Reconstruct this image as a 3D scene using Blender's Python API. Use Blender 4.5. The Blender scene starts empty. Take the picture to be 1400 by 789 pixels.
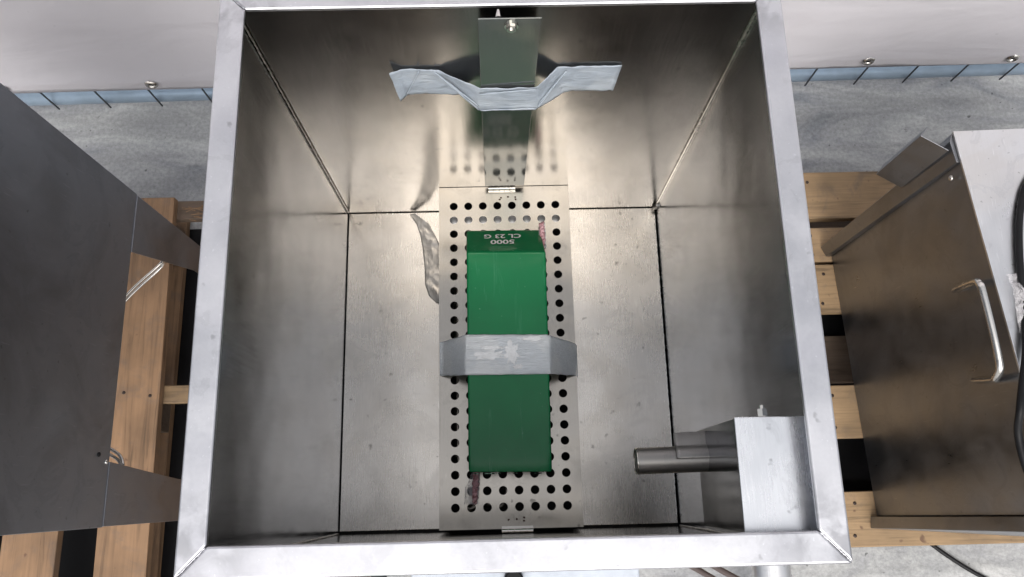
import bpy, bmesh, math, random
from mathutils import Vector, Matrix, noise
random.seed(7)
S = bpy.context.scene
COL = S.collection
R = math.radians

# ------------------------------------------------------------------ camera
cd = bpy.data.cameras.new('camera'); cam = bpy.data.objects.new('camera', cd); COL.objects.link(cam)
cam.location = (-0.00343, 0.04183, 1.01024)
cam.rotation_euler = (0.257690, -0.007304, -0.024199)
cd.sensor_fit = 'HORIZONTAL'; cd.sensor_width = 36; cd.lens = 36*1072.376/1400
cd.clip_start = 0.01; cd.clip_end = 200
S.camera = cam

# ------------------------------------------------------------------ world / sun / exposure
SUN_EL, SUN_AZ = 51.0, 181.0
w = bpy.data.worlds.new('World'); S.world = w; w.use_nodes = True
nt = w.node_tree; nt.nodes.clear()
wo = nt.nodes.new('ShaderNodeOutputWorld'); bg = nt.nodes.new('ShaderNodeBackground')
sky = nt.nodes.new('ShaderNodeTexSky'); sky.sky_type = 'NISHITA'; sky.sun_disc = False
sky.sun_elevation = R(SUN_EL); sky.sun_rotation = R(SUN_AZ)
sky.air_density = 1.0; sky.dust_density = 6.0; sky.ozone_density = 1.0
hs = nt.nodes.new('ShaderNodeHueSaturation'); hs.inputs['Saturation'].default_value = 0.22
nt.links.new(sky.outputs[0], hs.inputs['Color']); nt.links.new(hs.outputs[0], bg.inputs[0])
bg.inputs[1].default_value = 0.15
nt.links.new(bg.outputs[0], wo.inputs[0])
sd = bpy.data.lights.new('sun', 'SUN'); sun = bpy.data.objects.new('sun', sd); COL.objects.link(sun)
sd.energy = 0.5; sd.angle = R(46); sd.color = (1.0, 0.955, 0.88)
el, az = R(SUN_EL), R(SUN_AZ)
sdir = Vector((math.sin(az)*math.cos(el), math.cos(az)*math.cos(el), math.sin(el)))
sun.rotation_euler = sdir.to_track_quat('Z', 'Y').to_euler()
sun.location = (0, 0, 5)
S.view_settings.view_transform = 'Standard'; S.view_settings.look = 'None'
S.view_settings.gamma = 1; S.view_settings.exposure = 0.66
S.render.engine = 'CYCLES'
S.cycles.max_bounces = 12; S.cycles.glossy_bounces = 10; S.cycles.diffuse_bounces = 4

# ------------------------------------------------------------------ materials
def mat(name):
    m = bpy.data.materials.new(name); m.use_nodes = True
    n = m.node_tree.nodes; b = n['Principled BSDF']
    return m, m.node_tree, b
def node(t, kind, **kw):
    x = t.nodes.new(kind)
    for k, v in kw.items(): setattr(x, k, v)
    return x
def coords(t, scale=(1, 1, 1), seedloc=(0, 0, 0)):
    tc = node(t, 'ShaderNodeTexCoord'); mp = node(t, 'ShaderNodeMapping')
    mp.inputs['Scale'].default_value = scale; mp.inputs['Location'].default_value = seedloc
    t.links.new(tc.outputs['Object'], mp.inputs[0]); return mp.outputs[0]
def nz(t, vec, scale, detail=4, rough=.55, dist=0):
    n = node(t, 'ShaderNodeTexNoise'); n.inputs['Scale'].default_value = scale
    n.inputs['Detail'].default_value = detail; n.inputs['Roughness'].default_value = rough
    n.inputs['Distortion'].default_value = dist
    t.links.new(vec, n.inputs['Vector']); return n.outputs['Fac']
def ramp(t, fac, stops):
    r = node(t, 'ShaderNodeValToRGB'); e = r.color_ramp.elements
    while len(e) < len(stops): e.new(.5)
    for i, (p, c) in enumerate(stops):
        e[i].position = p; e[i].color = (c, c, c, 1) if not hasattr(c, '__len__') else (*c, 1)
    t.links.new(fac, r.inputs[0]); return r.outputs[0]
def mul(t, a, b, f=1.0, mode='MULTIPLY'):
    m = node(t, 'ShaderNodeMix', data_type='RGBA', blend_type=mode)
    if hasattr(f, 'links') or hasattr(f, 'is_linked'): t.links.new(f, m.inputs[0])
    else: m.inputs[0].default_value = f
    for s, v in ((6, a), (7, b)):
        if hasattr(v, 'is_linked'): t.links.new(v, m.inputs[s])
        else: m.inputs[s].default_value = (*v, 1)
    return m.outputs[2]
def bump(t, b, h, strength, dist, prev=None):
    n = node(t, 'ShaderNodeBump'); n.inputs['Strength'].default_value = strength; n.inputs['Distance'].default_value = dist
    t.links.new(h, n.inputs['Height'])
    if prev is not None: t.links.new(prev, n.inputs['Normal'])
    t.links.new(n.outputs[0], b.inputs['Normal']); return n.outputs[0]
def rng(t, f, a, b):
    m = node(t, 'ShaderNodeMapRange'); m.inputs['To Min'].default_value = a; m.inputs['To Max'].default_value = b
    m.inputs['From Min'].default_value = .3; m.inputs['From Max'].default_value = .7
    t.links.new(f, m.inputs[0]); return m.outputs[0]

def steel(name, base=(.60, .57, .53), r0=.16, r1=.30, grain=(1, 60, 1), wob=.35, blot=.16, tint=(.50, .42, .32), specks=.5):
    m, t, b = mat(name)
    b.inputs['Metallic'].default_value = 1
    big = nz(t, coords(t, (1, 1, 1), (3, 1, 2)), 7, 5, .6, .8)
    g = nz(t, coords(t, grain), 22, 5, .65)
    sp = nz(t, coords(t, (1, 1, 1), (9, 4, 0)), 95, 2, .5)
    c = mul(t, base, tint, ramp(t, big, [(.46, 0), (.66, blot*2)]), 'MIX')
    c = mul(t, c, ramp(t, g, [(.3, .95), (.7, 1.0)]))
    c = mul(t, c, ramp(t, sp, [(.22, 1-specks), (.30, 1.0)]))
    wx, wy, wz = grain
    thin = nz(t, coords(t, (1 if wx < 9 else 12, 1 if wy < 9 else 12, 1 if wz < 9 else 12), (11, 3, 5)), 30, 2, .5, .3)
    c = mul(t, c, tuple(min(1, q*1.35) for q in base), ramp(t, thin, [(.68, 0), (.74, .35)]), 'MIX')
    stn = nz(t, coords(t, (1, 1, 1), (8, 8, 8)), 16, 6, .65, 1.6)
    c = mul(t, c, tuple(q*.78 for q in base), ramp(t, stn, [(.56, 0), (.60, .45), (.66, .15)]), 'MIX')
    t.links.new(c, b.inputs['Base Color'])
    mid = nz(t, coords(t, (1, 1, 1), (0, 6, 0)), 14, 4, .6, .4)
    rr = rng(t, mid, r0, r1)
    ad = node(t, 'ShaderNodeMath', operation='ADD'); t.links.new(rr, ad.inputs[0]); t.links.new(rng(t, g, -.03, .03), ad.inputs[1])
    t.links.new(ad.outputs[0], b.inputs['Roughness'])
    n1 = bump(t, b, nz(t, coords(t), 7, 2), wob, .006)
    bump(t, b, g, .05, .0005, n1)
    return m
M = {}
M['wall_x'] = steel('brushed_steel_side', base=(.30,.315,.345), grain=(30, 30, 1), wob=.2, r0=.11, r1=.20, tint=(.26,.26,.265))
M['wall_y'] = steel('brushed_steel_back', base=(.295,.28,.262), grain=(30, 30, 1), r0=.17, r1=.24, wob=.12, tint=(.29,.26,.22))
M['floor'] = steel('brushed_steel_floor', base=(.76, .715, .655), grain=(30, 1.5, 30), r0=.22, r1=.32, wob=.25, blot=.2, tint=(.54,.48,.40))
M['perf'] = steel('perforated_steel', base=(.44, .412, .37), grain=(30, 1, 30), r0=.15, r1=.25, wob=.25, blot=.3, tint=(.42, .37, .30))
M['rim'] = steel('ground_rim_steel', base=(.64, .64, .665), grain=(20, 20, 20), r0=.30, r1=.50, wob=.3, blot=.35, tint=(.50, .50, .54), specks=.3)
M['lid'] = steel('pale_lid_steel', base=(.86, .87, .89), grain=(30, 2, 30), r0=.22, r1=.34, wob=.2, blot=.12, tint=(.70, .70, .72))
M['bright'] = steel('bright_sheet_steel', base=(.72, .72, .73), grain=(30, 1, 30), r0=.28, r1=.42, wob=.3, blot=.1)
M['mirror'] = steel('polished_strip_steel', base=(.13, .138, .132), grain=(30, 30, 1), r0=.09, r1=.16, wob=.12, blot=.1)
M['mirror'].node_tree.nodes['Principled BSDF'].inputs['Metallic'].default_value = .72
M['dark'] = steel('grey_sheet_steel', base=(.25, .26, .285), grain=(20, 20, 1), r0=.30, r1=.46, wob=.35, blot=.4, tint=(.17, .17, .18), specks=.3)
M['cab'] = steel('cabinet_sheet_steel', base=(.28, .29, .31), grain=(20, 20, 1), r0=.28, r1=.42, wob=.3, blot=.2, tint=(.17, .165, .16), specks=.2)
M['galv'] = steel('galvanised_steel', base=(.50, .58, .66), grain=(1, 20, 20), r0=.35, r1=.5, wob=.2, blot=.3, tint=(.40, .44, .5))
M['hw'] = steel('hardware_steel', base=(.70, .68, .64), grain=(1, 1, 1), r0=.18, r1=.3, wob=.1)
M['pipe'] = steel('dull_grey_pipe_steel', base=(.27, .265, .26), grain=(1, 20, 20), r0=.42, r1=.5, wob=.2, blot=.25, tint=(.28,.26,.24))
def corner_marks(m, pts):
    t = m.node_tree; b = t.nodes['Principled BSDF']; base = b.inputs['Base Color'].links[0].from_socket
    tc = node(t, 'ShaderNodeTexCoord'); ms = None
    for p in pts:
        d = node(t, 'ShaderNodeVectorMath', operation='DISTANCE'); t.links.new(tc.outputs['Object'], d.inputs[0]); d.inputs[1].default_value = p
        mr = node(t, 'ShaderNodeMapRange'); mr.inputs['From Min'].default_value = .045; mr.inputs['From Max'].default_value = .012; t.links.new(d.outputs['Value'], mr.inputs[0])
        if ms is None: ms = mr.outputs[0]
        else:
            mx = node(t, 'ShaderNodeMath', operation='MAXIMUM'); t.links.new(ms, mx.inputs[0]); t.links.new(mr.outputs[0], mx.inputs[1]); ms = mx.outputs[0]
    n = ramp(t, nz(t, coords(t, (1, 1, 1), (2, 5, 1)), 42, 4, .55, .5), [(.42, 0), (.58, 1)])
    mm = node(t, 'ShaderNodeMath', operation='MULTIPLY'); t.links.new(ms, mm.inputs[0]); t.links.new(n, mm.inputs[1])
    t.links.new(mul(t, base, (.42, .42, .44), mm.outputs[0], 'MIX'), b.inputs['Base Color'])
def heat_band(m, ycoord, wdt, col):
    t = m.node_tree; b = t.nodes['Principled BSDF']; base = b.inputs['Base Color'].links[0].from_socket
    tc = node(t, 'ShaderNodeTexCoord'); sp = node(t, 'ShaderNodeSeparateXYZ'); t.links.new(tc.outputs['Object'], sp.inputs[0])
    wv = node(t, 'ShaderNodeMath', operation='MULTIPLY_ADD'); t.links.new(nz(t, coords(t, (1, 1, .4)), 30, 4), wv.inputs[0]); wv.inputs[1].default_value = .03; t.links.new(sp.outputs['Y'], wv.inputs[2])
    mr = node(t, 'ShaderNodeMapRange'); mr.inputs['From Min'].default_value = ycoord-wdt+.015; mr.inputs['From Max'].default_value = ycoord+.010; mr.inputs['To Max'].default_value = .75
    t.links.new(wv.outputs[0], mr.inputs[0])
    t.links.new(mul(t, base, col, mr.outputs[0], 'MIX'), b.inputs['Base Color'])
heat_band(M['wall_x'], .2088, .022, (.60, .60, .60))
corner_marks(M['rim'], [(-.205, -.200, .95), (.208, -.200, .95), (.212, .210, .95), (-.21, .21, .95)])
def weldmat():
    m, t, b = mat('weld_bead_steel'); b.inputs['Metallic'].default_value = 1
    f = nz(t, coords(t), 260, 3, .6)
    t.links.new(ramp(t, f, [(.3, (.24, .22, .20)), (.55, (.50, .48, .46)), (.72, (.75, .73, .70))]), b.inputs['Base Color'])
    b.inputs['Roughness'].default_value = .38
    bump(t, b, f, .8, .001); return m
M['weld'] = weldmat()
def plain(name, col, rough=.5, metal=0, ns=40, var=.2, bmp=.1, bd=.001, **kw):
    m, t, b = mat(name); f = nz(t, coords(t), ns, 4)
    t.links.new(mul(t, col, ramp(t, f, [(.3, 1-var), (.7, 1.0)])), b.inputs['Base Color'])
    b.inputs['Roughness'].default_value = rough; b.inputs['Metallic'].default_value = metal
    bump(t, b, f, bmp, bd)
    for k, v in kw.items(): b.inputs[k].default_value = v
    return m
M['black'] = plain('black_rubber', (.006, .006, .007), .5, ns=120, **{'Specular IOR Level': .2})
M['hole_shade'] = plain('shade_dark_tray', (.035, .032, .03), .5, .3)  # tray coloured dark so the holes of the cover plate read as shaded
M['galv'] = plain('galvanised_steel', (.36, .46, .57), .36, .45, ns=25, var=.22)
M['rust'] = plain('burnt_spot', (.09, .045, .03), .6, .3, ns=300, var=.5)
M['brown_cable'] = plain('brown_cable', (.07, .05, .045), .5)
M['white_panel'] = plain('pale_painted_panel', (.50, .54, .60), .35)
M['ink'] = plain('white_print', (.93, .96, .94), .6, ns=900, var=.25)
M['copper'] = plain('heater_tube_steel', (.5, .45, .4), .3, 1)

def green():
    m, t, b = mat('glossy_green_card')
    f = nz(t, coords(t), 18, 3); s = nz(t, coords(t, (1, 1, 1), (2, 2, 2)), 190, 2)
    c = mul(t, (.005, .185, .062), ramp(t, f, [(.3, .86), (.7, 1.0)]))
    c = mul(t, c, (.10, .30, .18), ramp(t, s, [(.72, 0), (.78, .8)]), 'MIX')
    sc = nz(t, coords(t, (1, .12, 1), (7, 2, 0)), 75, 5, .7, .5); c = mul(t, c, (.06, .27, .14), ramp(t, sc, [(.60, 0), (.72, .6)]), 'MIX')
    t.links.new(c, b.inputs['Base Color']); b.inputs['Roughness'].default_value = .22
    b.inputs['Specular IOR Level'].default_value = .38
    n = bump(t, b, nz(t, coords(t), 12, 2), .4, .004); bump(t, b, s, .05, .0005, n)
    return m
M['green'] = green()
M['worn'] = plain('worn_card_edge', (.35, .55, .42), .7, ns=400, var=.6)
def tape(name, c0, c1, tl=.35):
    m, t, b = mat(name)
    f = nz(t, coords(t, (9, 60, 60)), 6, 4, .6, 1.0); g = nz(t, coords(t, (1, 1, 1), (4, 0, 0)), 26, 3)
    fine = nz(t, coords(t, (1, 1, 1)), 420, 2)
    c = mul(t, c0, c1, ramp(t, g, [(.48, 0), (.60, .7)]), 'MIX')
    c = mul(t, c, ramp(t, f, [(.3, .88), (.6, 1.0)]))
    t.links.new(c, b.inputs['Base Color']); b.inputs['Roughness'].default_value = .33
    b.inputs['Specular IOR Level'].default_value = .6
    n = bump(t, b, f, .8, .002); bump(t, b, fine, .25, .0003, n)
    tr = node(t, 'ShaderNodeBsdfTranslucent'); t.links.new(c, tr.inputs[0]); mx = node(t, 'ShaderNodeMixShader'); mx.inputs[0].default_value = tl
    t.links.new(b.outputs[0], mx.inputs[1]); t.links.new(tr.outputs[0], mx.inputs[2]); t.links.new(mx.outputs[0], t.nodes['Material Output'].inputs[0])
    return m
M['tape'] = tape('blue_grey_duct_tape', (.50, .56, .63), (.64, .69, .74))
M['tape2'] = tape('pale_blue_duct_tape', (.76, .81, .86), (.90, .93, .95), .12)
def foil():
    m, t, b = mat('creased_foil_film')
    b.inputs['Metallic'].default_value = .45; b.inputs['Roughness'].default_value = .22
    f = nz(t, coords(t, (1, .6, 1)), 60, 5, .6, .8)
    t.links.new(ramp(t, f, [(.3, (.44, .41, .37)), (.7, (.66, .62, .57))]), b.inputs['Base Color'])
    bump(t, b, f, .5, .002); return m
M['foil'] = foil()
def pink():
    m, t, b = mat('pink_cord')
    f = nz(t, coords(t, (1, 1, 1)), 260, 4)
    t.links.new(ramp(t, f, [(.35, (.33, .14, .15)), (.6, (.70, .42, .45))]), b.inputs['Base Color'])
    b.inputs['Roughness'].default_value = .5; bump(t, b, f, .5, .001); return m
M['pink'] = pink()
def film():
    m, t, b = mat('clear_crinkled_film')
    f = nz(t, coords(t, (1, .5, 1)), 170, 4, .6, .6)
    b.inputs['Base Color'].default_value = (.74, .72, .74, 1); b.inputs['Roughness'].default_value = .12
    t.links.new(ramp(t, f, [(.3, .12), (.7, .62)]), b.inputs['Alpha'])
    bump(t, b, f, 1.0, .003); return m
M['film'] = film()
def tarpm():
    m, t, b = mat('white_tarpaulin')
    f = nz(t, coords(t), 3, 3); g = nz(t, coords(t, (1, 1, 1)), 300, 2); d = nz(t, coords(t, (1, 1, 1), (5, 5, 5)), 60, 2)
    c = mul(t, (.76, .745, .765), ramp(t, f, [(.3, .93), (.7, 1.0)]))
    c = mul(t, c, ramp(t, d, [(.2, .8), (.27, 1.0)]))
    t.links.new(c, b.inputs['Base Color']); b.inputs['Roughness'].default_value = .42
    tr = node(t, 'ShaderNodeBsdfTranslucent'); tr.inputs[0].default_value = (.85, .83, .87, 1); mx = node(t, 'ShaderNodeMixShader'); mx.inputs[0].default_value = .4
    t.links.new(b.outputs[0], mx.inputs[1]); t.links.new(tr.outputs[0], mx.inputs[2]); t.links.new(mx.outputs[0], t.nodes['Material Output'].inputs[0])
    n = bump(t, b, nz(t, coords(t, (1, 1, 2.2)), 4.5, 3, .5, .5), .30, .02); bump(t, b, g, .08, .0005, n); return m
M['tarp'] = tarpm()
def wood(name, base, ax):
    m, t, b = mat(name)
    sc = (2, 42, 42) if ax == 'x' else (42, 2, 42)
    oi = node(t, 'ShaderNodeObjectInfo')
    tc = node(t, 'ShaderNodeTexCoord'); mp = node(t, 'ShaderNodeMapping'); mp.inputs['Scale'].default_value = sc
    va = node(t, 'ShaderNodeVectorMath', operation='ADD'); ml = node(t, 'ShaderNodeVectorMath', operation='SCALE')
    cx = node(t, 'ShaderNodeCombineXYZ')
    for k in range(3): t.links.new(oi.outputs['Random'], cx.inputs[k])
    t.links.new(cx.outputs[0], ml.inputs[0]); ml.inputs[3].default_value = 13
    t.links.new(tc.outputs['Object'], va.inputs[0]); t.links.new(ml.outputs[0], va.inputs[1])
    t.links.new(va.outputs[0], mp.inputs[0])
    g = nz(t, mp.outputs[0], 2.2, 6, .62, 1.2)
    p = nz(t, va.outputs[0], 9, 3)
    k = nz(t, va.outputs[0], 46, 2)
    c = ramp(t, g, [(.28, tuple(x*.38 for x in base)), (.46, tuple(x*.8 for x in base)), (.72, base)])
    dirt = nz(t, va.outputs[0], 17, 6, .7, .6)
    c = mul(t, c, (.12, .095, .08), ramp(t, dirt, [(.52, 0), (.75, .65)]), 'MIX')
    c = mul(t, c, ramp(t, p, [(.32, .68), (.6, 1.0)]))
    c = mul(t, c, (.10, .05, .03), ramp(t, k, [(.70, 0), (.76, .8)]), 'MIX')
    t.links.new(c, b.inputs['Base Color']); b.inputs['Roughness'].default_value = .72
    bump(t, b, g, .5, .0012); return m
M['wood_y'] = wood('pale_pallet_wood_lengthwise', (.285, .168, .09), 'y')
M['wood_x'] = wood('orange_pallet_wood_crosswise', (.34, .225, .12), 'x')
M['wood_low'] = wood('weathered_pallet_wood', (.17, .12, .085), 'x')
M['nail'] = plain('rusty_nail', (.05, .035, .03), .5, .6)
def conc():
    m, t, b = mat('stained_concrete')
    a = nz(t, coords(t, (.6, 1.6, 1)), 4.6, 6, .62, 1.4); s = nz(t, coords(t, (.35, 2.2, 1), (1, 2, 0)), 5, 4, .6, .5)
    f = nz(t, coords(t), 120, 5, .7); v = nz(t, coords(t, (1, 1, 1), (3, 0, 0)), 60, 3)
    c = ramp(t, a, [(.32, (.25, .265, .29)), (.45, (.39, .395, .405)), (.56, (.46, .465, .465)), (.70, (.62, .62, .61))])
    c = mul(t, c, ramp(t, s, [(.35, .70), (.6, 1.0)]))
    c = mul(t, c, ramp(t, f, [(.3, .60), (.7, 1.0)]))
    c = mul(t, c, ramp(t, v, [(.26, .35), (.32, 1)]))
    t.links.new(c, b.inputs['Base Color']); b.inputs['Roughness'].default_value = .6
    n = bump(t, b, f, .5, .002); bump(t, b, a, .3, .01, n); return m
M['conc'] = conc()

# ------------------------------------------------------------------ helpers
def link(o): COL.objects.link(o); return o
ROOT = {}
def thing(name, label, cat, loc=(0, 0, 0), group=None):
    o = link(bpy.data.objects.new(name, None)); o.location = loc; o.empty_display_size = .05
    o['label'] = label; o['category'] = cat
    if group: o['group'] = group
    ROOT[o.name] = Vector(loc); return o
def tag(o, label, cat, group=None):
    o['label'] = label; o['category'] = cat
    if group: o['group'] = group
def origin_of(p):
    while p.parent: p = p.parent
    return Vector(p.location)
def obj(name, bm, m, parent=None, bev=0, seg=2, smooth=False, loc=None, label=None, solid=0, sub=0):
    """bm holds world coordinates; the object gets its root's origin"""
    o0 = origin_of(parent) if parent else Vector(loc or (0, 0, 0))
    bmesh.ops.translate(bm, verts=bm.verts, vec=-o0)
    bmesh.ops.recalc_face_normals(bm, faces=bm.faces)
    me = bpy.data.meshes.new(name); bm.to_mesh(me); bm.free()
    me.materials.append(m)
    if smooth or bev: me.polygons.foreach_set('use_smooth', [True]*len(me.polygons))
    o = link(bpy.data.objects.new(name, me))
    if parent: o.parent = parent
    else: o.location = o0
    if label: o['label'] = label
    if solid:
        s = o.modifiers.new('solid', 'SOLIDIFY'); s.thickness = solid; s.offset = 0
    if bev:
        b = o.modifiers.new('bevel', 'BEVEL'); b.width = bev; b.segments = seg; b.limit_method = 'ANGLE'; b.angle_limit = R(35)
        b.harden_normals = True
    if sub:
        s = o.modifiers.new('sub', 'SUBSURF'); s.levels = s.render_levels = sub
    return o
def struct(name, o): o['kind'] = 'structure'; return o
def hexa(bm, p):
    """p: bottom 4 (ccw) + top 4"""
    v = [bm.verts.new(q) for q in p]
    for f in ((3, 2, 1, 0), (4, 5, 6, 7), (0, 1, 5, 4), (1, 2, 6, 5), (2, 3, 7, 6), (3, 0, 4, 7)): bm.faces.new([v[i] for i in f])
    return bm
def box(x0, x1, y0, y1, z0, z1, bm=None):
    bm = bm or bmesh.new()
    return hexa(bm, [(x0, y0, z0), (x1, y0, z0), (x1, y1, z0), (x0, y1, z0), (x0, y0, z1), (x1, y0, z1), (x1, y1, z1), (x0, y1, z1)])
def smoothpath(pts, n=8):
    P = [Vector(p) for p in pts]; out = []
    for i in range(len(P)-1):
        a = P[max(i-1, 0)]; b = P[i]; c = P[i+1]; d = P[min(i+2, len(P)-1)]
        for k in range(n):
            t = k/n
            out.append(.5*((2*b)+(c-a)*t+(2*a-5*b+4*c-d)*t*t+(3*b-a-3*c+d)*t**3))
    out.append(P[-1]); return out
def tube(pts, r, seg=12, bm=None, cap=True, rf=None):
    bm = bm or bmesh.new(); P = [Vector(p) for p in pts]; rings = []
    up = None
    for i, p in enumerate(P):
        d = (P[min(i+1, len(P)-1)]-P[max(i-1, 0)]).normalized()
        if up is None: up = d.orthogonal().normalized()
        up = (up-d*up.dot(d)).normalized(); s = d.cross(up)
        rr = rf(i/(len(P)-1)) if rf else r
        rings.append([bm.verts.new(p+(up*math.cos(2*math.pi*k/seg)+s*math.sin(2*math.pi*k/seg))*rr) for k in range(seg)])
    for a, b in zip(rings, rings[1:]):
        for k in range(seg): bm.faces.new((a[k], a[(k+1) % seg], b[(k+1) % seg], b[k]))
    if cap: bm.faces.new(rings[0][::-1]); bm.faces.new(rings[-1])
    return bm
def ribbon(st, nu=10, nv=8, amp=.001, sc=60, nrm=(0, 0, 1), seed=0, edge=0.0):
    """st: list of (edgeA, edgeB) stations"""
    bm = bmesh.new(); rows = []; N = Vector(nrm)
    for i in range(len(st)-1):
        a0, b0 = map(Vector, st[i]); a1, b1 = map(Vector, st[i+1])
        for k in range(nu+(1 if i == len(st)-2 else 0)):
            t = k/nu; a = a0.lerp(a1, t); b = b0.lerp(b1, t); row = []
            for j in range(nv+1):
                s = j/nv; p = a.lerp(b, s)
                if edge and j in (0, nv): p = p+(b-a).normalized()*edge*noise.noise(p*300+Vector((seed, 0, 0)))
                p = p+N*amp*(noise.noise(p*sc+Vector((seed, seed, 0)))+.5*noise.noise(p*sc*2.7+Vector((0, seed, 0))))
                row.append(bm.verts.new(p))
            rows.append(row)
    for a, b in zip(rows, rows[1:]):
        for j in range(nv): bm.faces.new((a[j], a[j+1], b[j+1], b[j]))
    return bm
def bead(p0, p1, r, n=60, jit=.35, seed=0, seg=7, bow=0):
    P = []
    p0, p1 = Vector(p0), Vector(p1)
    for i in range(n+1):
        q = p0.lerp(p1, i/n); P.append(q+Vector((noise.noise(q*220+Vector((seed, 0, 0))), noise.noise(q*220+Vector((0, seed+3, 0))), 0))*r*jit)
    return tube(P, r, seg, rf=lambda t: r*(.75+.4*math.sin(t*n*1.3)**2+jit*noise.noise(Vector((t*n*.7, seed, 0)))))
def dome(c, r, axis='y', seg=14, flat=.6):
    bm = bmesh.new(); c = Vector(c)
    bmesh.ops.create_uvsphere(bm, u_segments=seg, v_segments=8, radius=r)
    for v in bm.verts: v.co.z *= flat
    if axis == 'y': bmesh.ops.rotate(bm, verts=bm.verts, matrix=Matrix.Rotation(R(90), 3, 'X'))
    if axis == 'x': bmesh.ops.rotate(bm, verts=bm.verts, matrix=Matrix.Rotation(R(90), 3, 'Y'))
    bmesh.ops.translate(bm, verts=bm.verts, vec=c); return bm
def cyl(p0, p1, r, seg=20, bm=None, rf=None): return tube([Vector(p0), Vector(p1)], r, seg, bm, True, rf)
def hexbolt(c, axis, r, h, bm=None):
    c = Vector(c); a = Vector(axis).normalized()
    bm = cyl(c, c+a*h*.25, r*1.35, 18, bm); cyl(c+a*h*.25, c+a*h*.75, r, 6, bm); cyl(c+a*h*.75, c+a*h, r*.5, 10, bm); return bm

# ------------------------------------------------------------------ setting
bm = bmesh.new()
bmesh.ops.create_grid(bm, x_segments=2, y_segments=2, size=30)
bmesh.ops.translate(bm, verts=bm.verts, vec=(0, 0, -.62))
struct('ground', obj('ground', bm, M['conc'], loc=(0, 0, -.62)))

# ---- fence: galvanised tube frame with upright wires
SL = (.925-.893)/(1.15+1.04)
yc = lambda x: .893+(x+1.04)*SL
fence = thing('fence_panel', 'galvanised mesh fence with bottom tube, behind the hanging white tarpaulin', 'fence', (0, yc(0), -.62))
obj('bottom_tube', cyl((-1.75, yc(-1.75), -.52), (1.75, yc(1.75), -.52), .0195, 28), M['galv'], fence, smooth=True)
obj('top_tube', cyl((-1.75, yc(-1.75), 1.38), (1.75, yc(1.75), 1.38), .0195, 28), M['galv'], fence, smooth=True)
for x in (-1.75, 1.75): obj('post', cyl((x, yc(x), -.62), (x, yc(x), 1.42), .021, 24), M['galv'], fence, smooth=True)
M['wire'] = plain('dark_wire', (.12, .13, .14), .45, .8)
wd = None
xs = [-.84+.1105*i for i in range(-8, 9)]+[.672+.108*i for i in range(-5, 10)]
for x in xs:
    if wd is None:
        wd = obj('wire', cyl((x, yc(x)-.0225, -.537), (x, yc(x)-.0225, 1.38), .0019, 8), M['wire'], fence, smooth=True); x0 = x
    else:
        c = wd.copy(); link(c); c.parent = fence; c.location = (x-x0, (x-x0)*SL, 0)

# ---- tarpaulin
tarp = thing('tarpaulin', 'white tarpaulin with metal eyelets hanging in front of the galvanised fence', 'tarpaulin', (0, .86, -.45))
TZ = lambda x: -.4470+.0022*math.sin(x*4.2)
ty = lambda x: yc(x)-.029
bm = bmesh.new(); rows = []
NX, NZ = 150, 60
for j in range(NZ+1):
    row = []
    for i in range(NX+1):
        x = -1.8+3.6*i/NX; s = (j/NZ)**1.6; z = TZ(x)+s*1.85
        f = min(1, s*6+.12)
        y = ty(x)-.003+f*.016*(noise.noise(Vector((x*2.1+z*1.5, z*2.2, 1)))-.6)+f*.0012*noise.noise(Vector((x*7, z*5, 4)))
        row.append(bm.verts.new((x, y, z)))
    rows.append(row)
for a, b in zip(rows, rows[1:]):
    for i in range(NX): bm.faces.new((a[i], a[i+1], b[i+1], b[i]))
obj('sheet', bm, M['tarp'], tarp, smooth=True, solid=.0008)
bm = ribbon([((x, ty(x)-.0046, TZ(x)-.0002), (x, ty(x)-.0040, TZ(x)+.030)) for x in [-1.8+.1*i for i in range(37)]], 3, 2, .0004, 12, (0, 1, 0))
obj('hem', bm, M['tarp'], tarp, smooth=True, solid=.0008)
for x, z in ((-.7016, -.4210), (.7560, -.4165), (1.058, -.4225), (-1.00, -.421), (.45, -.418), (.15, -.419), (-.15, -.420), (-.43, -.42)):
    y = ty(x)-.0085
    bm = bmesh.new(); ring = []
    for k in range(24):
        a = 2*math.pi*k/24; ring.append([bm.verts.new((x+math.cos(a)*rr, y-dy, z+math.sin(a)*rr)) for rr, dy in ((.0058, 0), (.0072, .003), (.0105, .0034), (.0130, 0))])
    for k in range(24):
        a, b = ring[k], ring[(k+1) % 24]
        for q in range(3): bm.faces.new((a[q], a[q+1], b[q+1], b[q]))
    e = obj('eyelet', bm, M['hw'], tarp, smooth=True)
    obj('eyelet_hole', cyl((x, y+.001, z), (x, y+.0003, z), .0056, 18), M['black'], e)

# ---- pallets
def board(parent, x0, x1, y0, y1, z0, z1, m, name='board', skew=0, split=0):
    cx, cy, cz = (x0+x1)/2, (y0+y1)/2, (z0+z1)/2
    bm = bmesh.new(); hexa(bm, [(x0, y0, z0), (x1, y0, z0), (x1+skew, y1, z0), (x0+skew, y1, z0), (x0, y0, z1), (x1, y0, z1), (x1+skew, y1, z1), (x0+skew, y1, z1)])
    return obj(name, bm, m, parent, bev=.002)
PT = -.48
pl = thing('pallet', 'wooden pallet with pale boards running front to back under the left steel tank', 'pallet', (-.85, .3, -.62))
for x0, x1, sk, y1 in ((-.742, -.6478, -.0125, .6405), (-.915, -.815, 0, .641), (-1.08, -.985, 0, .64), (-1.25, -1.15, 0, .64), (-.525, -.43, 0, .64), (-.36, -.27, 0, .64)):
    board(pl, x0, x1, -.24, y1, PT-.020, PT, M['wood_y'], skew=sk)
for y0, y1 in ((.600, .640), (.228, .262), (-.24, -.20)):
    board(pl, -1.25, -.27, y0, y1, PT-.041, PT-.0205, M['wood_x'] if y0 < .5 else M['wood_low'], 'cross_board')
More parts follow.
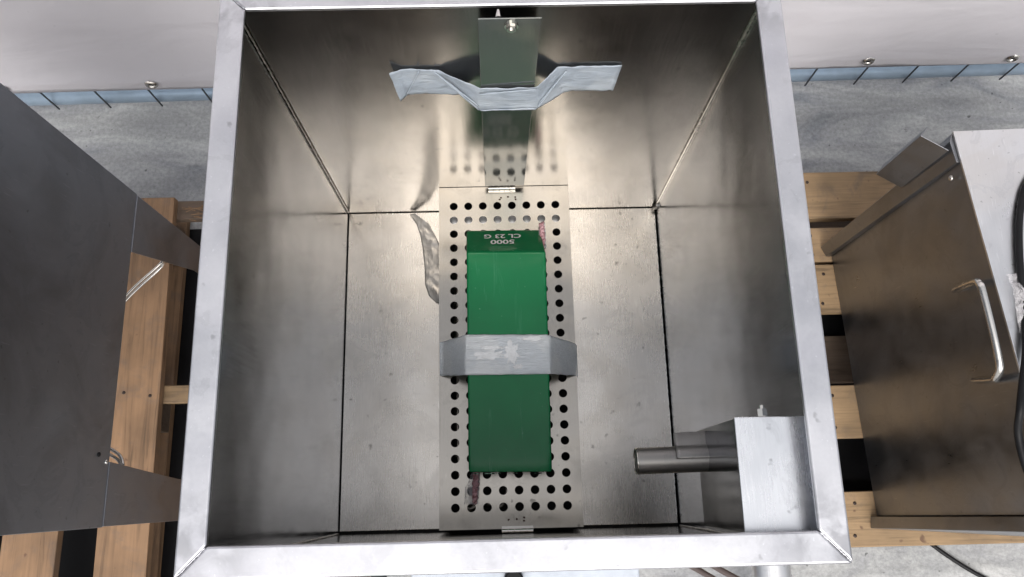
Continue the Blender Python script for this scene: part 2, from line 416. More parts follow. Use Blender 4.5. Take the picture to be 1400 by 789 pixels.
for x in (-1.25, -.80, -.39):
    for y in (.53, .18, -.22): board(pl, x, x+.12, y, y+.075, -.598, PT-.0415, M['wood_low'], 'block')
for x in (-1.25, -.80, -.39): board(pl, x, x+.12, -.24, .64, -.6175, -.5985, M['wood_y'], 'bottom_board')
pr = thing('pallet', 'wooden pallet with orange boards running sideways under the right steel cabinet', 'pallet', (.9, .3, -.62))
for y0, y1 in ((.566, .667), (.476, .547), (.372, .470), (.130, .2295), (-.065, .033)):
    board(pr, .10, 1.40, y0, y1, PT-.022, PT, M['wood_x'])
for x in (.10, .92, 1.28): board(pr, x, x+.1, -.065, .667, PT-.044, PT-.0225, M['wood_low'], 'cross_board')
for x in (.10, .92, 1.28):
    for y in (-.06, .25, .58): board(pr, x, x+.1, y, y+.08, -.598, PT-.0445, M['wood_low'], 'block')
for y in (-.065, .25, .57): board(pr, .10, 1.38, y, y+.098, -.6175, -.5985, M['wood_low'], 'bottom_board')
nail0 = None
def nail(bd, x, y):
    global nail0
    o_ = obj('nail', dome((x, y, PT+.0004), .0034, 'z', 10, .3), M['nail'], bd, smooth=True)
BD = [o_ for o_ in pl.children if o_.name.startswith('board')]
for b_, xs_ in zip(BD, ((-.722, -.672), (-.900, -.830))):
    for y_ in (-.215, .245): 
        for x_ in xs_: nail(b_, x_, y_+random.uniform(-.006, .006))
for b_, (ya, yb_) in zip([o_ for o_ in pr.children if o_.name.startswith('board')], ((.59, .645), (.49, .53), (.39, .45), (.15, .21), (-.045, .012))):
    for y_ in (ya, yb_): nail(b_, .628+random.uniform(-.012, .01), y_)
# straw-like splinters at the pallet's torn end
bm = bmesh.new()
for i in range(26):
    x = random.uniform(-.69, -.60); y = random.uniform(.595, .635); a = random.uniform(-.5, .5); l = random.uniform(.01, .04)
    z = PT-.018+random.uniform(0, .012)
    if x < -.655: continue
    tube([(x, y, z), (x+math.cos(a)*l, y+math.sin(a)*l*.6, z+.002)], .0009, 5, bm)
o = obj('splinter', bm, M['wood_y'], pl); o['kind'] = 'stuff'

# ------------------------------------------------------------------ the open tank
W, D, RT, RB = .21, .4188, .4706, .4502
LIP = .0046
IX0, IX1, IY0, IY1, RW = -.1999, .2025, .0144, .4146, .0204
tank = thing('open_tank', 'open square stainless steel tank seen from above, with the green carton inside', 'tank', (0, .21, -.48))
# rim: four mitred square tubes
ci = [(IX0, IY0), (IX1, IY0), (IX1, IY1), (IX0, IY1)]
co = [(IX0-RW, IY0-RW-.001), (IX1+RW, IY0-RW-.001), (IX1+RW, IY1+RW), (IX0-RW, IY1+RW)]
for i in range(4):
    j = (i+1) % 4; a, b, c, d = ci[i], co[i], co[j], ci[j]
    bm = hexa(bmesh.new(), [(*a, RT-LIP), (*b, RT-LIP), (*c, RT-LIP), (*d, RT-LIP), (*a, RT), (*b, RT), (*c, RT), (*d, RT)])
    obj('rim_rail', bm, M['rim'], tank, bev=.0020, seg=3)
    q = .0022; ins = lambda p, s_: (p[0]-math.copysign(s_, p[0]), p[1]-math.copysign(s_, p[1]-.2))
    bb, cc, b2, c2 = ins(b, .0004), ins(c, .0004), ins(b, q), ins(c, q)
    obj('rim_skirt', hexa(bmesh.new(), [(*b2, RB-.006), (*bb, RB-.006), (*cc, RB-.006), (*c2, RB-.006), (*b2, RT-LIP-.0002), (*bb, RT-LIP-.0002), (*cc, RT-LIP-.0002), (*c2, RT-LIP-.0002)]), M['rim'], tank)
for i in range(4):
    a, b = Vector((*ci[i], RT)), Vector((*co[i], RT)); d = (b-a)
    obj('corner_weld', bead(a+d*.04, a+d*.93, .00045, 24, .9, i), M['rim'], tank, smooth=True)
# walls: thin sheets, flush with the tubes' middle
T = .0015
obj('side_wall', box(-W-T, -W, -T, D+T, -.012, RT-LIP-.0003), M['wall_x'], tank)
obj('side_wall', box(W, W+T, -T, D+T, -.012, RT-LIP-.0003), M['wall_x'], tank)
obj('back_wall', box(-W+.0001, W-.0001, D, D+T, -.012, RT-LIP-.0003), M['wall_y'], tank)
obj('front_wall', box(-W+.0001, W-.0001, -T, 0, -.012, RT-LIP-.0003), M['wall_y'], tank)
obj('base_tray', box(-W-.001, W+.001, -.001, D+.001, -.016, -.0121), M['hole_shade'], tank)
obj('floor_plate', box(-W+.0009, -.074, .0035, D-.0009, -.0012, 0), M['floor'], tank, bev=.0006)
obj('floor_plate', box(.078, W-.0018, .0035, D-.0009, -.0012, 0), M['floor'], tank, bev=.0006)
obj('corner_weld', bead((-W+.0015, D-.0015, .006), (-W+.0015, D-.0015, RT-LIP-.001), .0009, 190, .7, 5), M['weld'], tank, smooth=True)
obj('corner_weld', bead((W-.001, D-.001, .012), (W-.001, D-.001, RT-LIP-.001), .0016, 60, .12, 8), M['hw'], tank, smooth=True)
obj('corner_weld', bead((W-.002, D-.002, .001), (W-.002, D-.004, .018), .0026, 14, .5, 9), M['weld'], tank, smooth=True)
obj('corner_weld', bead((W-.0022, .01, -.001), (W-.0022, D-.008, -.001), .0014, 120, .4, 11), M['hw'], tank, smooth=True)
for sx in (-1, 1):
    obj('corner_weld', bead((sx*(W-.001), .001, .006), (sx*(W-.001), .001, RT-LIP-.001), .0010, 60, .3, 8), M['weld'], tank, smooth=True)
# angle legs under the tank
def leg(x, y, sx, sy, top, bot, m, parent, w0=.06, w1=.04):
    bm = bmesh.new(); t = .003
    hexa(bm, sorted_quad(x, x-sx*t, y, y-sy*w1, bot, y-sy*w0, top))
    hexa(bm, sorted_quad2(y, y-sy*t, x-sx*t*1.05, x-sx*w1, bot, x-sx*w0, top))
    return obj('leg', bm, m, parent, bev=.001)
def sorted_quad(x0, x1, ya, yb, zb, yt, zt):
    return [(x0, ya, zb), (x1, ya, zb), (x1, yb, zb), (x0, yb, zb), (x0, ya, zt), (x1, ya, zt), (x1, yt, zt), (x0, yt, zt)]
def sorted_quad2(y0, y1, xa, xb, zb, xt, zt):
    return [(xa, y0, zb), (xb, y0, zb), (xb, y1, zb), (xa, y1, zb), (xa, y0, zt), (xt, y0, zt), (xt, y1, zt), (xa, y1, zt)]
for sx in (-1, 1):
    for sy in (-1, 1): leg(sx*W, .2094+sy*.2094, sx, sy, -.0165, -.478, M['dark'], tank)

# float box welded into the front right corner
fb = obj('float_box', hexa(bmesh.new(), [(.1595, .0125, .335), (.2088, .0125, .335), (.2088, .0908, .335), (.1595, .0912, .335), (.1593, .0125, .4493), (.2088, .0125, .4493), (.2088, .0908, .4493), (.1593, .0912, .4493)]), M['wall_x'], tank, bev=.0012)
obj('box_lid', hexa(bmesh.new(), [(.1587, .0120, .4495), (.2092, .0120, .4495), (.2092, .0912, .4495), (.1589, .0916, .4495), (.1587, .0120, .4520), (.2092, .0120, .4520), (.2092, .0912, .4520), (.1589, .0916, .4520)]), M['lid'], fb, bev=.0010)
fb['label'] = 'bright square steel box in the front right corner'
obj('bolt', hexbolt((.188, .0910, .425), (0, 1, 0), .0038, .011), M['hw'], fb)
ov = bmesh.new()
P = [(.1030, .0660, .360), (.163, .0668, .360)]
tube(P, .0106, 32, ov, cap=False); tube([(.1030, .0660, .360), (.12, .0662, .360)], .0092, 32, ov, cap=True)
pp = obj('overflow_pipe', ov, M['pipe'], tank, smooth=True)
obj('pipe_lip', tube([(.1030, .066, .36)]+[(.1030, .066, .36)], .01, 8) if 0 else (lambda b: (tube([Vector((.1026, .0660+math.cos(a)*.0100, .36+math.sin(a)*.0100)) for a in [2*math.pi*k/32 for k in range(33)]], .0007, 6, b, cap=False), b)[1])(bmesh.new()), M['hw'], pp, smooth=True)
# saddle bracket hugging the pipe's rear flank
bm = bmesh.new(); rows = []
for i in range(9):
    x = .1335+.0290*i/8; row = []
    for k in range(9):
        a = R(20+70*k/8) if k > 1 else R(20); rad = .0118+.0004*noise.noise(Vector((x*200, k, 0)))
        if k <= 1: p = (x, .0665+math.cos(a)*rad+.010*(1-k)+.001*i/8, .36+math.sin(a)*rad+.001*(1-k))
        else: p = (x, .0665+math.cos(a)*rad, .36+math.sin(a)*rad)
        row.append(bm.verts.new(p))
    rows.append(row)
for a, b in zip(rows, rows[1:]):
    for k in range(8): bm.faces.new((a[k], a[k+1], b[k+1], b[k]))
br = obj('pipe_bracket', bm, M['pipe'], pp, solid=.0012, smooth=True)
for x in (.139, .1555): obj('weld_spot', dome((x, .0685, .3725), .0017, 'z'), M['hw'], br, smooth=True) if 0 else None
# outlet pipe low at the right, under the front rail
op = bmesh.new(); tube(smoothpath([(.19, .08, -.06), (.24, .06, -.10), (.31, .02, -.11), (.352, -.03, -.11), (.353, -.10, -.11)], 8), .017, 22, op)
opo = obj('outlet_pipe', op, M['bright'], tank, smooth=True)
obj('pipe_collar', cyl((.3525, -.05, -.11), (.353, -.085, -.11), .0255, 30), M['bright'], opo, bev=.002)
cb = obj('control_box', box(-.128, .166, -.125, -.0475, -.19, -.055), M['white_panel'], tank, bev=.004)
obj('mount_bracket', box(-.08, .12, -.0474, -.0016, -.17, -.02), M['dark'], tank)
obj('cable_gland', cyl((.004, -.062, -.0549), (.004, -.062, -.030), .0125, 18), M['black'], cb, bev=.002)

# ------------------------------------------------------------------ heater cover
PZ = .085
cov = thing('heater_cover', 'perforated steel cover plate on the tank floor, under the green carton', 'heater cover', (0, .21, 0))
px0, px1, py0, py1 = -.0797, .0834, .0052, .4182
pit, hr = .0182, .0050
hx = [-.0612+pit*i for i in range(8)]; hy = [.0290+pit*j for j in range(21)]
xl = [px0]+[hx[0]-pit/2+pit*i for i in range(9)]+[px1]; yl = [py0]+[hy[0]-pit/2+pit*j for j in range(22)]+[py1]
bm = bmesh.new(); vg = {}
def gv(i, j):
    if (i, j) not in vg: vg[i, j] = bm.verts.new((xl[i], yl[j], PZ))
    return vg[i, j]
for i in range(len(xl)-1):
    for j in range(len(yl)-1):
        if 1 <= i <= 8 and 1 <= j <= 21:
            cx, cy = hx[i-1], hy[j-1]; n = 24
            c = [bm.verts.new((cx+hr*math.cos(2*math.pi*(k+.5*0)/n+math.pi/4), cy+hr*math.sin(2*math.pi*k/n+math.pi/4), PZ)) for k in range(n)]
            cr = [gv(i+1, j+1), gv(i, j+1), gv(i, j), gv(i+1, j)]
            for q in range(4):
                # arc from corner direction q to q+1
                arc = [c[(q*6+s) % n] for s in range(7)]; A, B = cr[q], cr[(q+1) % 4]
                for s in range(3): bm.faces.new((A, arc[s+1], arc[s]))
                bm.faces.new((A, B, arc[3]))
                for s in range(3, 6): bm.faces.new((B, arc[s+1], arc[s]))
        else:
            bm.faces.new((gv(i, j), gv(i+1, j), gv(i+1, j+1), gv(i, j+1)))
plate = obj('perforated_plate', bm, M['perf'], cov, solid=.0014)
zt = PZ-.00072
obj('side_flange', box(px0, px0+.0012, py0, py1, .001, zt), M['perf'], cov)
obj('side_flange', box(px1-.0012, px1, py0, py1, .001, zt), M['perf'], cov)
obj('end_flange', box(px0+.0013, px1-.0013, py0+.0002, py0+.0014, .028, zt), M['perf'], cov)
obj('end_flange', box(px0+.0013, px1-.0013, py1-.0014, py1-.0002, .028, zt), M['perf'], cov)
for (x, y) in ((-.0018, .4035), (.007, .4045), (.016, .4040), (.0165, .4010), (-.0035, .4010), (-.001, .0150), (.008, .0155), (.0165, .0170), (.0163, .0135)):
    bm = bmesh.new(); n = 10
    vs = [bm.verts.new((x+(.0010+.0006*noise.noise(Vector((x*999, y*999, k))))*math.cos(2*math.pi*k/n)*1.3, y+(.0011+.0005*noise.noise(Vector((k, x*999, 0))))*math.sin(2*math.pi*k/n), PZ+.0009)) for k in range(n)]
    bm.faces.new(vs); obj('spot_weld', bm, M['rust'], cov, solid=.0003)
def hinge(x0, x1, y, z, parent):
    h = obj('hinge', box(x0, x1, y-.004 if y > .2 else y+.0, y+.001 if y > .2 else y+.005, PZ+.0008, PZ+.0016), M['hw'], parent)
    n = 5; L = (x1-x0)/n
    for k in range(n): obj('knuckle', cyl((x0+k*L+.0003, y, z), (x0+(k+1)*L-.0003, y, z), .0023, 14), M['hw'], h, smooth=False)
hinge(-.0175, .0165, .4150, PZ+.0035, cov)
hinge(-.009, .0265, .0030, PZ+.001, cov)
# upright strip
zb, ztp, yb, yt = .098, .478, .4160, .3985
bm = hexa(bmesh.new(), [(-.0213, yb-.0012, zb), (.0272, yb-.0012, zb), (.0272, yb, zb), (-.0213, yb, zb), (-.0174, yt-.0012, ztp), (.0322, yt-.0012, ztp), (.0322, yt, ztp), (-.0174, yt, ztp)])
st = obj('upright_strip', bm, M['mirror'], cov, bev=.0004)
obj('bolt', hexbolt((.0086, .3978, .468), (0, -1, -.05), .0042, .0055), M['hw'], st)
obj('bolt_tip', cyl((-.0015, .4010, .474), (-.0015, .408, .474), .0022, 10, rf=lambda t: .0024*(1-.6*t)), M['hw'], st)
obj('support_bar', box(px0+.004, px1-.004, .3650, .3860, PZ-.012, PZ-.010), M['bright'], cov)
# heater tube under the plate
bm = tube(smoothpath([(-.055, .39, .045), (-.058, .36, .05), (-.058, .06, .05), (-.03, .035, .05), (0, .06, .05), (0, .34, .05), (.03, .37, .05), (.055, .34, .05), (.055, .05, .05)], 8), .0042, 12)
obj('heater_tube', bm, M['copper'], cov, smooth=True)

# ------------------------------------------------------------------ green carton (sheared)
cz = PZ+.0009; ch = .049
C = thing('carton', 'green card carton taped to the perforated steel cover plate', 'carton', (0, .2, cz))
bot = [(-.0450, .109, cz), (.0455, .108, cz), (.0460, .3605, cz), (-.0458, .3615, cz)]
top = [(-.0436, .0660, cz+ch), (.0473, .0643, cz+ch), (.0492, .3155, cz+ch), (-.0434, .3172, cz+ch)]
bm = bmesh.new(); v = [bm.verts.new(p) for p in bot+top]
for f in ((3, 2, 1, 0), (0, 1, 5, 4), (1, 2, 6, 5), (3, 0, 4, 7), (2, 3, 7, 6), (4, 5, 6, 7)): bm.faces.new([v[i] for i in f])
# grid on the long faces so the card can sag a little
bmesh.ops.bevel(bm, geom=[e for e in bm.edges], offset=.0022, segments=3, affect='EDGES', profile=.5)
bmesh.ops.subdivide_edges(bm, edges=[e for e in bm.edges if e.calc_length() > .03], cuts=14, use_grid_fill=True)
for vv in bm.verts:
    x, y, z = vv.co
    if z > cz+ch*.8: vv.co.z += -.0016*math.cos(x*30)*math.sin((y-.066)/.25*math.pi)+.0006*noise.noise(Vector((x*25, y*14, 0)))
    vv.co.x += .0006*noise.noise(Vector((y*35, z*30, 2)))
body = obj('carton_body', bm, M['green'], C, smooth=True)
# worn front edge
bm = bmesh.new()
for i in range(18):
    x = random.uniform(-.040, .044); l = random.uniform(.001, .005)
    y = .0655-(x+.0436)/.09*.0016
    bmesh.ops.translate(bm, verts=[], vec=(0, 0, 0)); box(x, x+l, y-.0006, y+.0006, cz+ch-.0019, cz+ch-.0009, bm)
o = obj('worn_edge', bm, M['worn'], body); o['kind'] = 'stuff'
# print on the slanted rear end
e0 = Vector((0, .361, cz)); e1 = Vector((0, .3165, cz+ch)); upd = (e1-e0).normalized(); Lf = (e1-e0).length
tx = Vector((-1, 0, 0)); tn = tx.cross(upd)
def text(s, cx, frac, wid, hgt, name):
    c = bpy.data.curves.new('txt', 'FONT'); c.body = s; c.align_x = 'CENTER'; c.align_y = 'CENTER'; c.size = 1; c.offset = 0.0
    to = bpy.data.objects.new('txt', c); COL.objects.link(to)
    bpy.context.view_layer.update()
    me = bpy.data.meshes.new_from_object(to.evaluated_get(bpy.context.evaluated_depsgraph_get()))
    bpy.data.objects.remove(to)
    xs = [q.co.x for q in me.vertices]; ys = [q.co.y for q in me.vertices]
    mx, my = (min(xs)+max(xs))/2, (min(ys)+max(ys))/2; sx = wid/(max(xs)-min(xs)); sy = hgt/(max(ys)-min(ys))
    base = e0+upd*(Lf*frac)+Vector((cx, 0, 0))+tn*.0013-Vector((0, .2, cz))
    for q in me.vertices:
        q.co = base+tx*((q.co.x-mx)*sx)+upd*((q.co.y-my)*sy)
    b2 = bmesh.new(); b2.from_mesh(me); g0 = list(b2.verts)+list(b2.edges)+list(b2.faces)
    for k, (dx, du) in enumerate(((.00035, .0002), (-.00035, .0002), (0, -.00025))):
        d_ = bmesh.ops.duplicate(b2, geom=g0); bmesh.ops.translate(b2, verts=[q for q in d_['geom'] if isinstance(q, bmesh.types.BMVert)], vec=tx*dx+upd*du+tn*(.00004*(k+1)))
    b2.to_mesh(me); b2.free()
    me.materials.clear(); me.materials.append(M['ink'])
    o = link(bpy.data.objects.new(name, me)); o.parent = C
    return o
text('CL 23 G', -.0010, .345, .0440, .0112, 'printed_line')
text('5000', -.0012, .600, .0280, .0112, 'printed_line')

# ------------------------------------------------------------------ tapes
tz = cz+ch+.0012
st_ = [((-.0785, .2195, .0905), (-.0785, .1805, .0875)), ((-.0755, .2198, .0915), (-.0755, .1798, .089)),
       ((-.0450, .2190, tz-.0005), (-.0452, .1728, tz-.0005)), ((-.0425, .2188, tz), (-.0425, .1728, tz)),
       ((.0465, .2172, tz), (.0460, .1720, tz)), ((.0492, .2165, tz-.0005), (.0485, .1722, tz-.0005)),
       ((.0825, .2150, .0885), (.0810, .1765, .0875)), ((.0850, .2130, .084), (.0848, .1760, .083)), ((.0856, .2115, .070), (.0856, .1770, .069))]
o = obj('duct_tape', ribbon(st_, 10, 14, .0010, 90, (0, 0, 1), 3, .0006), M['tape2'], loc=(0, .19, .09), smooth=True, solid=.0003)
tag(o, 'pale grey tape strip over the middle of the green carton', 'tape')
bm = bmesh.new()
for cx, cy, w_, h_ in ((.007, .1965, .017, .024), (.031, .2125, .024, .006), (-.018, .195, .036, .010), (-.016, .2035, .026, .004), (.013, .181, .010, .006)):
    n = 44; vs = []
    for k in range(n):
        a = 2*math.pi*k/n; q = 1+.75*noise.noise(Vector((k*.45, cx*900, 0)))+.35*noise.noise(Vector((k*1.7, cx*900, 4)))
        vs.append(bm.verts.new((cx+w_*.5*math.cos(a)*q, cy+h_*.5*math.sin(a)*q, tz+.0011+.0002*(k % 2))))
    bm.faces.new(vs)
M['white'] = plain('torn_white_backing', (.92, .94, .96), .25, ns=200, var=.15, bmp=.5)
oo = obj('torn_layer', bm, M['white'], None, solid=.0002, loc=(0, .19, .09)); oo.parent = o; oo.location = (0, 0, 0)

yw = .4172; ys = .3975
sb = [((-.1010, yw-.004, .3745), (-.0968, yw-.007, .3260)), ((-.0905, yw-.0005, .3735), (-.0900, yw-.001, .3290)), ((-.0740, yw, .3733), (-.0650, yw, .3275)), ((-.0560, yw-.001, .3715), (-.0400, yw-.001, .3265)),
      ((-.0215, ys+.0045, .3660), (-.0225, ys+.0030, .3240)), ((-.0190, ys+.0035, .3655), (-.0205, ys+.003, .3235)),
      ((.0310, ys+.0035, .3650), (.0330, ys+.003, .3235)), ((.0340, ys+.0045, .3665), (.0350, ys+.0035, .3245)),
      ((.0520, yw-.0006, .3725), (.0600, yw-.001, .3268)), ((.0700, yw, .3735), (.0720, yw, .3275)), ((.1105, yw, .3735), (.1082, yw, .3280))]
# a little of the tape over the strip is gathered into folds
o = obj('duct_tape', ribbon(sb, 10, 16, .0012, 85, (0, 1, .15), 11, .0008), M['tape'], loc=(0, .41, .35), smooth=True, solid=.0003)
tag(o, 'pale blue grey tape strip holding the upright strip to the back wall', 'tape')
bm = bmesh.new()
for a, b in (((-.060, yw-.0022, .3705), (-.0215, ys+.0018, .3345)), ((-.0560, yw-.003, .3640), (-.0215, ys+.0018, .3280)), ((-.0200, ys+.001, .3590), (.0320, ys+.001, .3655)),
             ((-.020, ys+.001, .3280), (.0330, ys+.001, .3290)), ((.0350, ys+.0020, .3350), (.0600, yw-.003, .3700)), ((.0350, ys+.0020, .3300), (.0530, yw-.003, .3500)), ((-.0900, yw-.004, .3330), (-.0740, yw-.003, .3740))):
    a, b = Vector(a), Vector(b)
    tube([a.lerp(b, t/12)+Vector((0, 0, .0012*noise.noise(Vector((t*.5, a.x*99, 0))))) for t in range(13)], .0007, 6, bm)
oo = obj('fold', bm, M['tape'], None, smooth=True, loc=(0, .41, .35)); oo.parent = o; oo.location = (0, 0, 0)

# foil film stuck on the floor beside the cover
fs = [((-.1262, .4150, .002), (-.1190, .4155, .003)), ((-.1175, .4020, .002), (-.1000, .4000, .003)), ((-.1120, .3850, .002), (-.0900, .3800, .0025)),
      ((-.1085, .3650, .0015), (-.0835, .3650, .0025)), ((-.1060, .3400, .0015), (-.0830, .3400, .0025)), ((-.1050, .3150, .0015), (-.0830, .3150, .0025)),
      ((-.1000, .3000, .0015), (-.0830, .3000, .005)), ((-.0900, .2900, .0015), (-.0830, .2885, .004))]
o = obj('foil_film', ribbon(fs, 9, 12, .0007, 110, (0, 0, 1), 21), M['foil'], loc=(-.1, .35, 0), smooth=True, solid=.0002)
tag(o, 'crumpled silver foil film on the tank floor left of the perforated plate', 'foil')

# pink cord ends in clear film
def cord(a, b, label, film_off, r=.0022, seed=0):
    a, b = Vector(a), Vector(b); c = thing('cord_end', label, 'cord', tuple(a), 'pink cord ends')
    n = 26; d = (b-a)
    bm = bmesh.new()
    for s in (0, math.pi):
        tube([a+d*(i/n)+Vector((math.cos(i*.9+s), 0, math.sin(i*.9+s)))*r*.55 for i in range(n+1)], r, 8, bm, rf=lambda t: r*(.9+.35*noise.noise(Vector((t*14, seed+s, 0))))*(1 if t < .7 else 1-.9*(t-.7)/.3*.6))
    obj('cord', bm, M['pink'], c, smooth=True)
    f = Vector(film_off)
    stt = [((p+Vector((-.0035, 0, -.001))+f*min(1, q*2.0)), (p+Vector((.0042, 0, .002)))) for q, p in [(i/6, a+d*(i/6)) for i in range(7)]]
    obj('film', ribbon(stt, 5, 9, .0032, 260, (0, 0, 1), seed), M['film'], c, smooth=True)
cord((.0478, .3660, .094), (.0478, .3300, .104), 'pink cord end in clear film beside the printed rear end of the green carton', (-.001, 0, 0), .0027, 2)
cord((-.0365, .0700, .094), (-.0392, .0330, .0905), 'pink cord end in clear film sticking out below the front end of the green carton', (-.0085, 0, 0), .0029, 6)

# ------------------------------------------------------------------ left neighbouring tank
lt = thing('steel_tank', 'dark grey steel tank with tapered legs at the left edge', 'tank', (-.72, .235, -.48))
LX, LY0, LY1, LT = -.5, .0155, .4530, .45
g = M['dark']
obj('side_wall', box(LX-.0015, LX, LY0, LY1, .0, LT), g, lt, bev=.0006)
obj('side_wall', box(LX-.440, LX-.4385, LY0, LY1, .0, LT), g, lt)
obj('back_wall', box(LX-.4384, LX-.0016, LY1-.0016, LY1-.0001, .002, LT), g, lt)
obj('front_wall', box(LX-.4384, LX-.0016, LY0+.0001, LY0+.0016, .002, LT), g, lt)
obj('floor_plate', box(LX-.437, LX-.003, LY0+.002, LY1-.002, .008, .012), g, lt)
for a in ((LX-.450, LX+.008, LY0-.008, LY0+.012), (LX-.450, LX+.008, LY1-.012, LY1+.008), (LX-.012, LX+.008, LY0+.0121, LY1-.0121), (LX-.450, LX-.430, LY0+.0121, LY1-.0121)):
    obj('rim_rail', box(*a, LT+.0002, LT+.02), M['rim'], lt, bev=.002)
def plate_leg(x, xs_, ya, y_in_top, y_in_mid, y_in_bot):
    bm = bmesh.new(); t = .003*xs_
    sec = [(.0005, y_in_top), (-.2156, y_in_mid), (-.478, y_in_bot)]; rings = []
    for z, yi in sec: rings.append([bm.verts.new(p) for p in ((x, ya, z), (x, yi, z), (x-t, yi, z), (x-t, ya, z))])
    for a, b in zip(rings, rings[1:]):
        for k in range(4): bm.faces.new((a[k], a[(k+1) % 4], b[(k+1) % 4], b[k]))
    bm.faces.new(rings[0]); bm.faces.new(rings[-1][::-1])
    s = 1 if y_in_top > ya else -1
    box(min(x-t, x-t-.04*xs_), max(x-t, x-t-.04*xs_), min(ya, ya+s*.003), max(ya, ya+s*.003), -.478, -.001, bm)
    return obj('leg', bm, g, lt, bev=.0008)
for x, q in ((LX+.0012, 1), (LX-.4412, -1)):
    plate_leg(x, q, LY1-.002, .3700, .4060, .4060); plate_leg(x, q, LY0+.001, .0945, .0775, .0700)
for dz in (0, .006):
    pass
def rodpair():
    t = thing('wire_loop', 'thin steel double wire looped under the left dark grey tank', 'wire', (-.55, .24, -.2))
    for k in (0, 1):
        o_ = .0075*k
        P = smoothpath([(-.515+.0, .4080-o_, -.13), (-.5263, .3995-o_, -.15), (-.5748, .3483-o_, -.15), (-.63, .27-o_*.3, -.16), (-.60, .15+o_, -.12), (-.545, .1150+o_, -.07), (-.5150, .0985+o_, -.055), (-.506, .085+o_, -.05)], 8)
        obj('strand', tube(P, .0022, 8), M['hw'], t, smooth=True)
rodpair()
for y, z in ((.1020, .028), (.094, .008)):
    obj('screw', dome((LX+.0004, y, z), .0030, 'x'), M['hw'] if z < .02 else M['black'], lt, smooth=True)

# ------------------------------------------------------------------ right cabinet
rc = thing('steel_cabinet', 'low steel cabinet with a bow handle on the orange pallet boards', 'cabinet', (.9, .25, -.48))
zc0, zc1 = -.4795, -.02
bm = hexa(bmesh.new(), [(.674, -.0115, zc0), (1.15, -.045, zc0), (1.17, .500, zc0), (.654, .498, zc0), (.6985, .0000, zc1), (1.17, -.03, zc1), (1.20, .54, zc1), (.6505, .5290, zc1)])
obj('cabinet_body', bm, M['cab'], rc, bev=.0015)
bm = hexa(bmesh.new(), [(.6965, -.0060, zc1+.0008), (1.172, -.034, zc1+.0008), (1.202, .544, zc1+.0008), (.6485, .5310, zc1+.0008), (.6965, -.0060, zc1+.005), (1.172, -.034, zc1+.005), (1.202, .544, zc1+.005), (.6485, .5310, zc1+.005)])
obj('top_sheet', bm, M['bright'], rc, bev=.001)
# front frame strip and rear frame strip
obj('frame_strip', hexa(bmesh.new(), [(.660, -.0325, zc0), (1.15, -.070, zc0), (1.15, -.0460, zc0), (.6625, -.0120, zc0), (.684, -.0210, zc1), (1.17, -.055, zc1), (1.17, -.0310, zc1), (.6865, -.0010, zc1)]), M['cab'], rc, bev=.001)
obj('frame_strip', hexa(bmesh.new(), [(.6430, .4860, zc0), (.6540, .4855, zc0), (.6545, .5060, zc0), (.6350, .5060, zc0), (.6485, .4850, zc1), (.6560, .4850, zc1), (.6504, .5310, zc1), (.6440, .5170, zc1)]), M['cab'], rc, bev=.001)
# short channel piece behind
def channel():
    bm = bmesh.new()
    A = Vector((.6035, .5270, 0)); B = Vector((.6400, .5030, 0)); d = (B-A).normalized(); n = Vector((-d.y, d.x, 0))
    def slab(p, q, th, z0, z1):
        nn = Vector((-(q-p).y, (q-p).x, 0)).normalized()*th
        hexa(bm, [(p.x, p.y, z0), (q.x, q.y, z0), (q.x+nn.x, q.y+nn.y, z0), (p.x+nn.x, p.y+nn.y, z0), (p.x, p.y, z1), (q.x, q.y, z1), (q.x+nn.x, q.y+nn.y, z1), (p.x+nn.x, p.y+nn.y, z1)])
    slab(A, B, .0015, -.16, zc1)
    slab(A+n*.0016, A+n*.018+d*.002, -.0015, -.16, zc1)
    return obj('channel_bracket', bm, M['cab'], rc, bev=.0004)
channel()
P = smoothpath([(.6760, .3220, -.121), (.673, .3210, -.117), (.660, .3160, -.070), (.6520, .3110, -.030), (.6500, .3050, -.0205), (.6502, .2950, -.0175), (.6560, .2400, -.0205), (.6605, .2010, -.0255), (.6620, .1890, -.0300), (.6640, .1815, -.0430), (.6700, .1800, -.062), (.6880, .1890, -.136), (.6920, .1900, -.143)], 7)
obj('handle', tube(P, .0052, 16), M['hw'], rc, smooth=True)
obj('screw', dome((.6500, .4700, -.042), .0045, 'x'), M['hw'], rc, smooth=True)
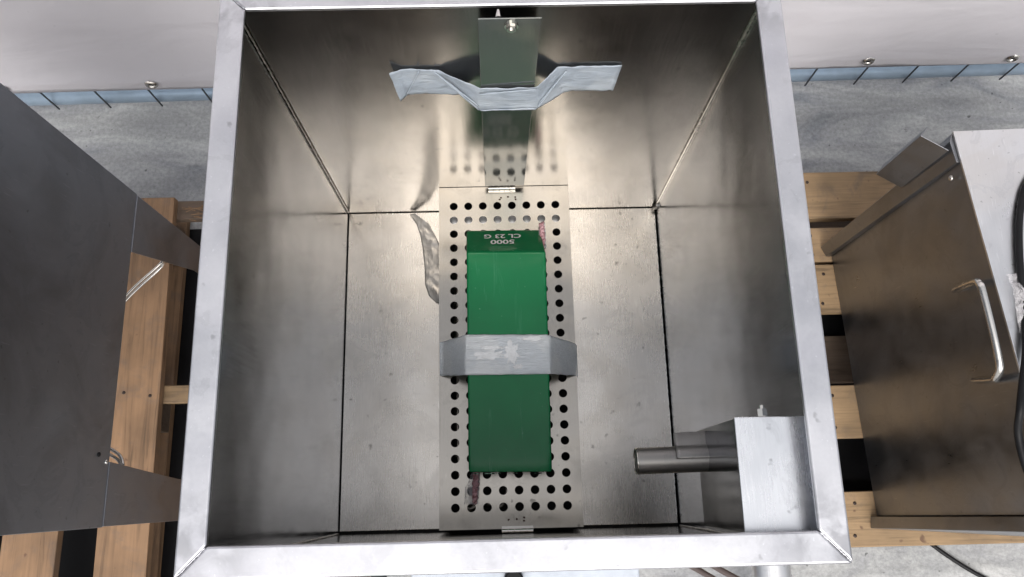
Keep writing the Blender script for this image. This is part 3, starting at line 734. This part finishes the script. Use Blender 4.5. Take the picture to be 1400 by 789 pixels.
# cables
P = smoothpath([(.780, .490, -.010), (.7400, .4531, -.010), (.7180, .4046, -.010), (.7050, .3412, -.010), (.6975, .2694, -.010), (.6860, .21, -.006), (.6690, .165, .000), (.659, .1306, .000), (.664, .100, -.02), (.675, .05, -.03), (.72, -.03, -.06), (.76, -.12, -.2), (.78, -.18, -.60), (.80, -.3, -.614)], 8)
o = obj('power_cable', tube(P, .0048, 12), M['black'], loc=(.7, .3, -.01), smooth=True); tag(o, 'thick black cable lying along the pale top of the right cabinet', 'cable')
P = smoothpath([(.80, -.02, -.57), (.812, -.045, -.605), (.8237, -.0606, -.6145), (.8685, -.0974, -.6155), (.927, -.1355, -.6155), (1.0, -.17, -.6155), (1.2, -.2, -.6155)], 8)
o = obj('ground_cable', tube(P, .0040, 12), M['black'], loc=(.87, -.1, -.62), smooth=True); tag(o, 'thin black cable running over the grey concrete below the right cabinet', 'cable')
for k, (dx, lab) in enumerate(((0, 'upper brown cable lying behind the steel outlet pipe'), (.035, 'lower brown cable lying behind the steel outlet pipe'))):
    P = smoothpath([(.20+dx, -.02, -.25), (.255+dx, -.055, -.30), (.31+dx, -.085, -.345), (.38+dx, -.125, -.42), (.5, -.2, -.6155), (.7, -.3, -.6155)], 8)
    o = obj('loose_cable', tube(P, .005, 10), M['brown_cable'], loc=(.3, -.08, -.3), smooth=True)
    tag(o, lab, 'cable', 'brown cables')

for nm, x0, x1, y0, y1, lab in (('gap_shade_sheet', .08, 1.45, -.075, .68, 'black sheet added to deepen the shade in the gaps between the orange pallet boards'), ('gap_shade_sheet', -1.12, -.24, -.25, .62, 'black sheet added to deepen the shade in the gaps between the pale pallet boards on the left')):  # added sheets: their black stands in for the shade under the pallet boards
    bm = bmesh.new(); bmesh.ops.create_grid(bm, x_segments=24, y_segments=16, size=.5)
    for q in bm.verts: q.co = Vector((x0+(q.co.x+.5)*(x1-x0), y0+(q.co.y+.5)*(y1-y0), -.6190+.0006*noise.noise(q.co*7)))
    o = obj(nm, bm, M['black'], loc=((x0+x1)/2, (y0+y1)/2, -.619), smooth=True); tag(o, lab, 'shade sheet')

o = obj('clear_film', ribbon([((.684, .316, -.0125), (.712, .318, -.013)), ((.6835, .29, -.004), (.712, .29, -.006)), ((.6845, .26, -.009), (.715, .262, -.003)), ((.6870, .235, -.012), (.718, .23, -.012))], 10, 12, .004, 90, (0, 0, 1), 31), M['film'], loc=(.7, .27, -.014), smooth=True)
tag(o, 'scrap of clear crumpled film beside the black cable on the cabinet top', 'plastic film')
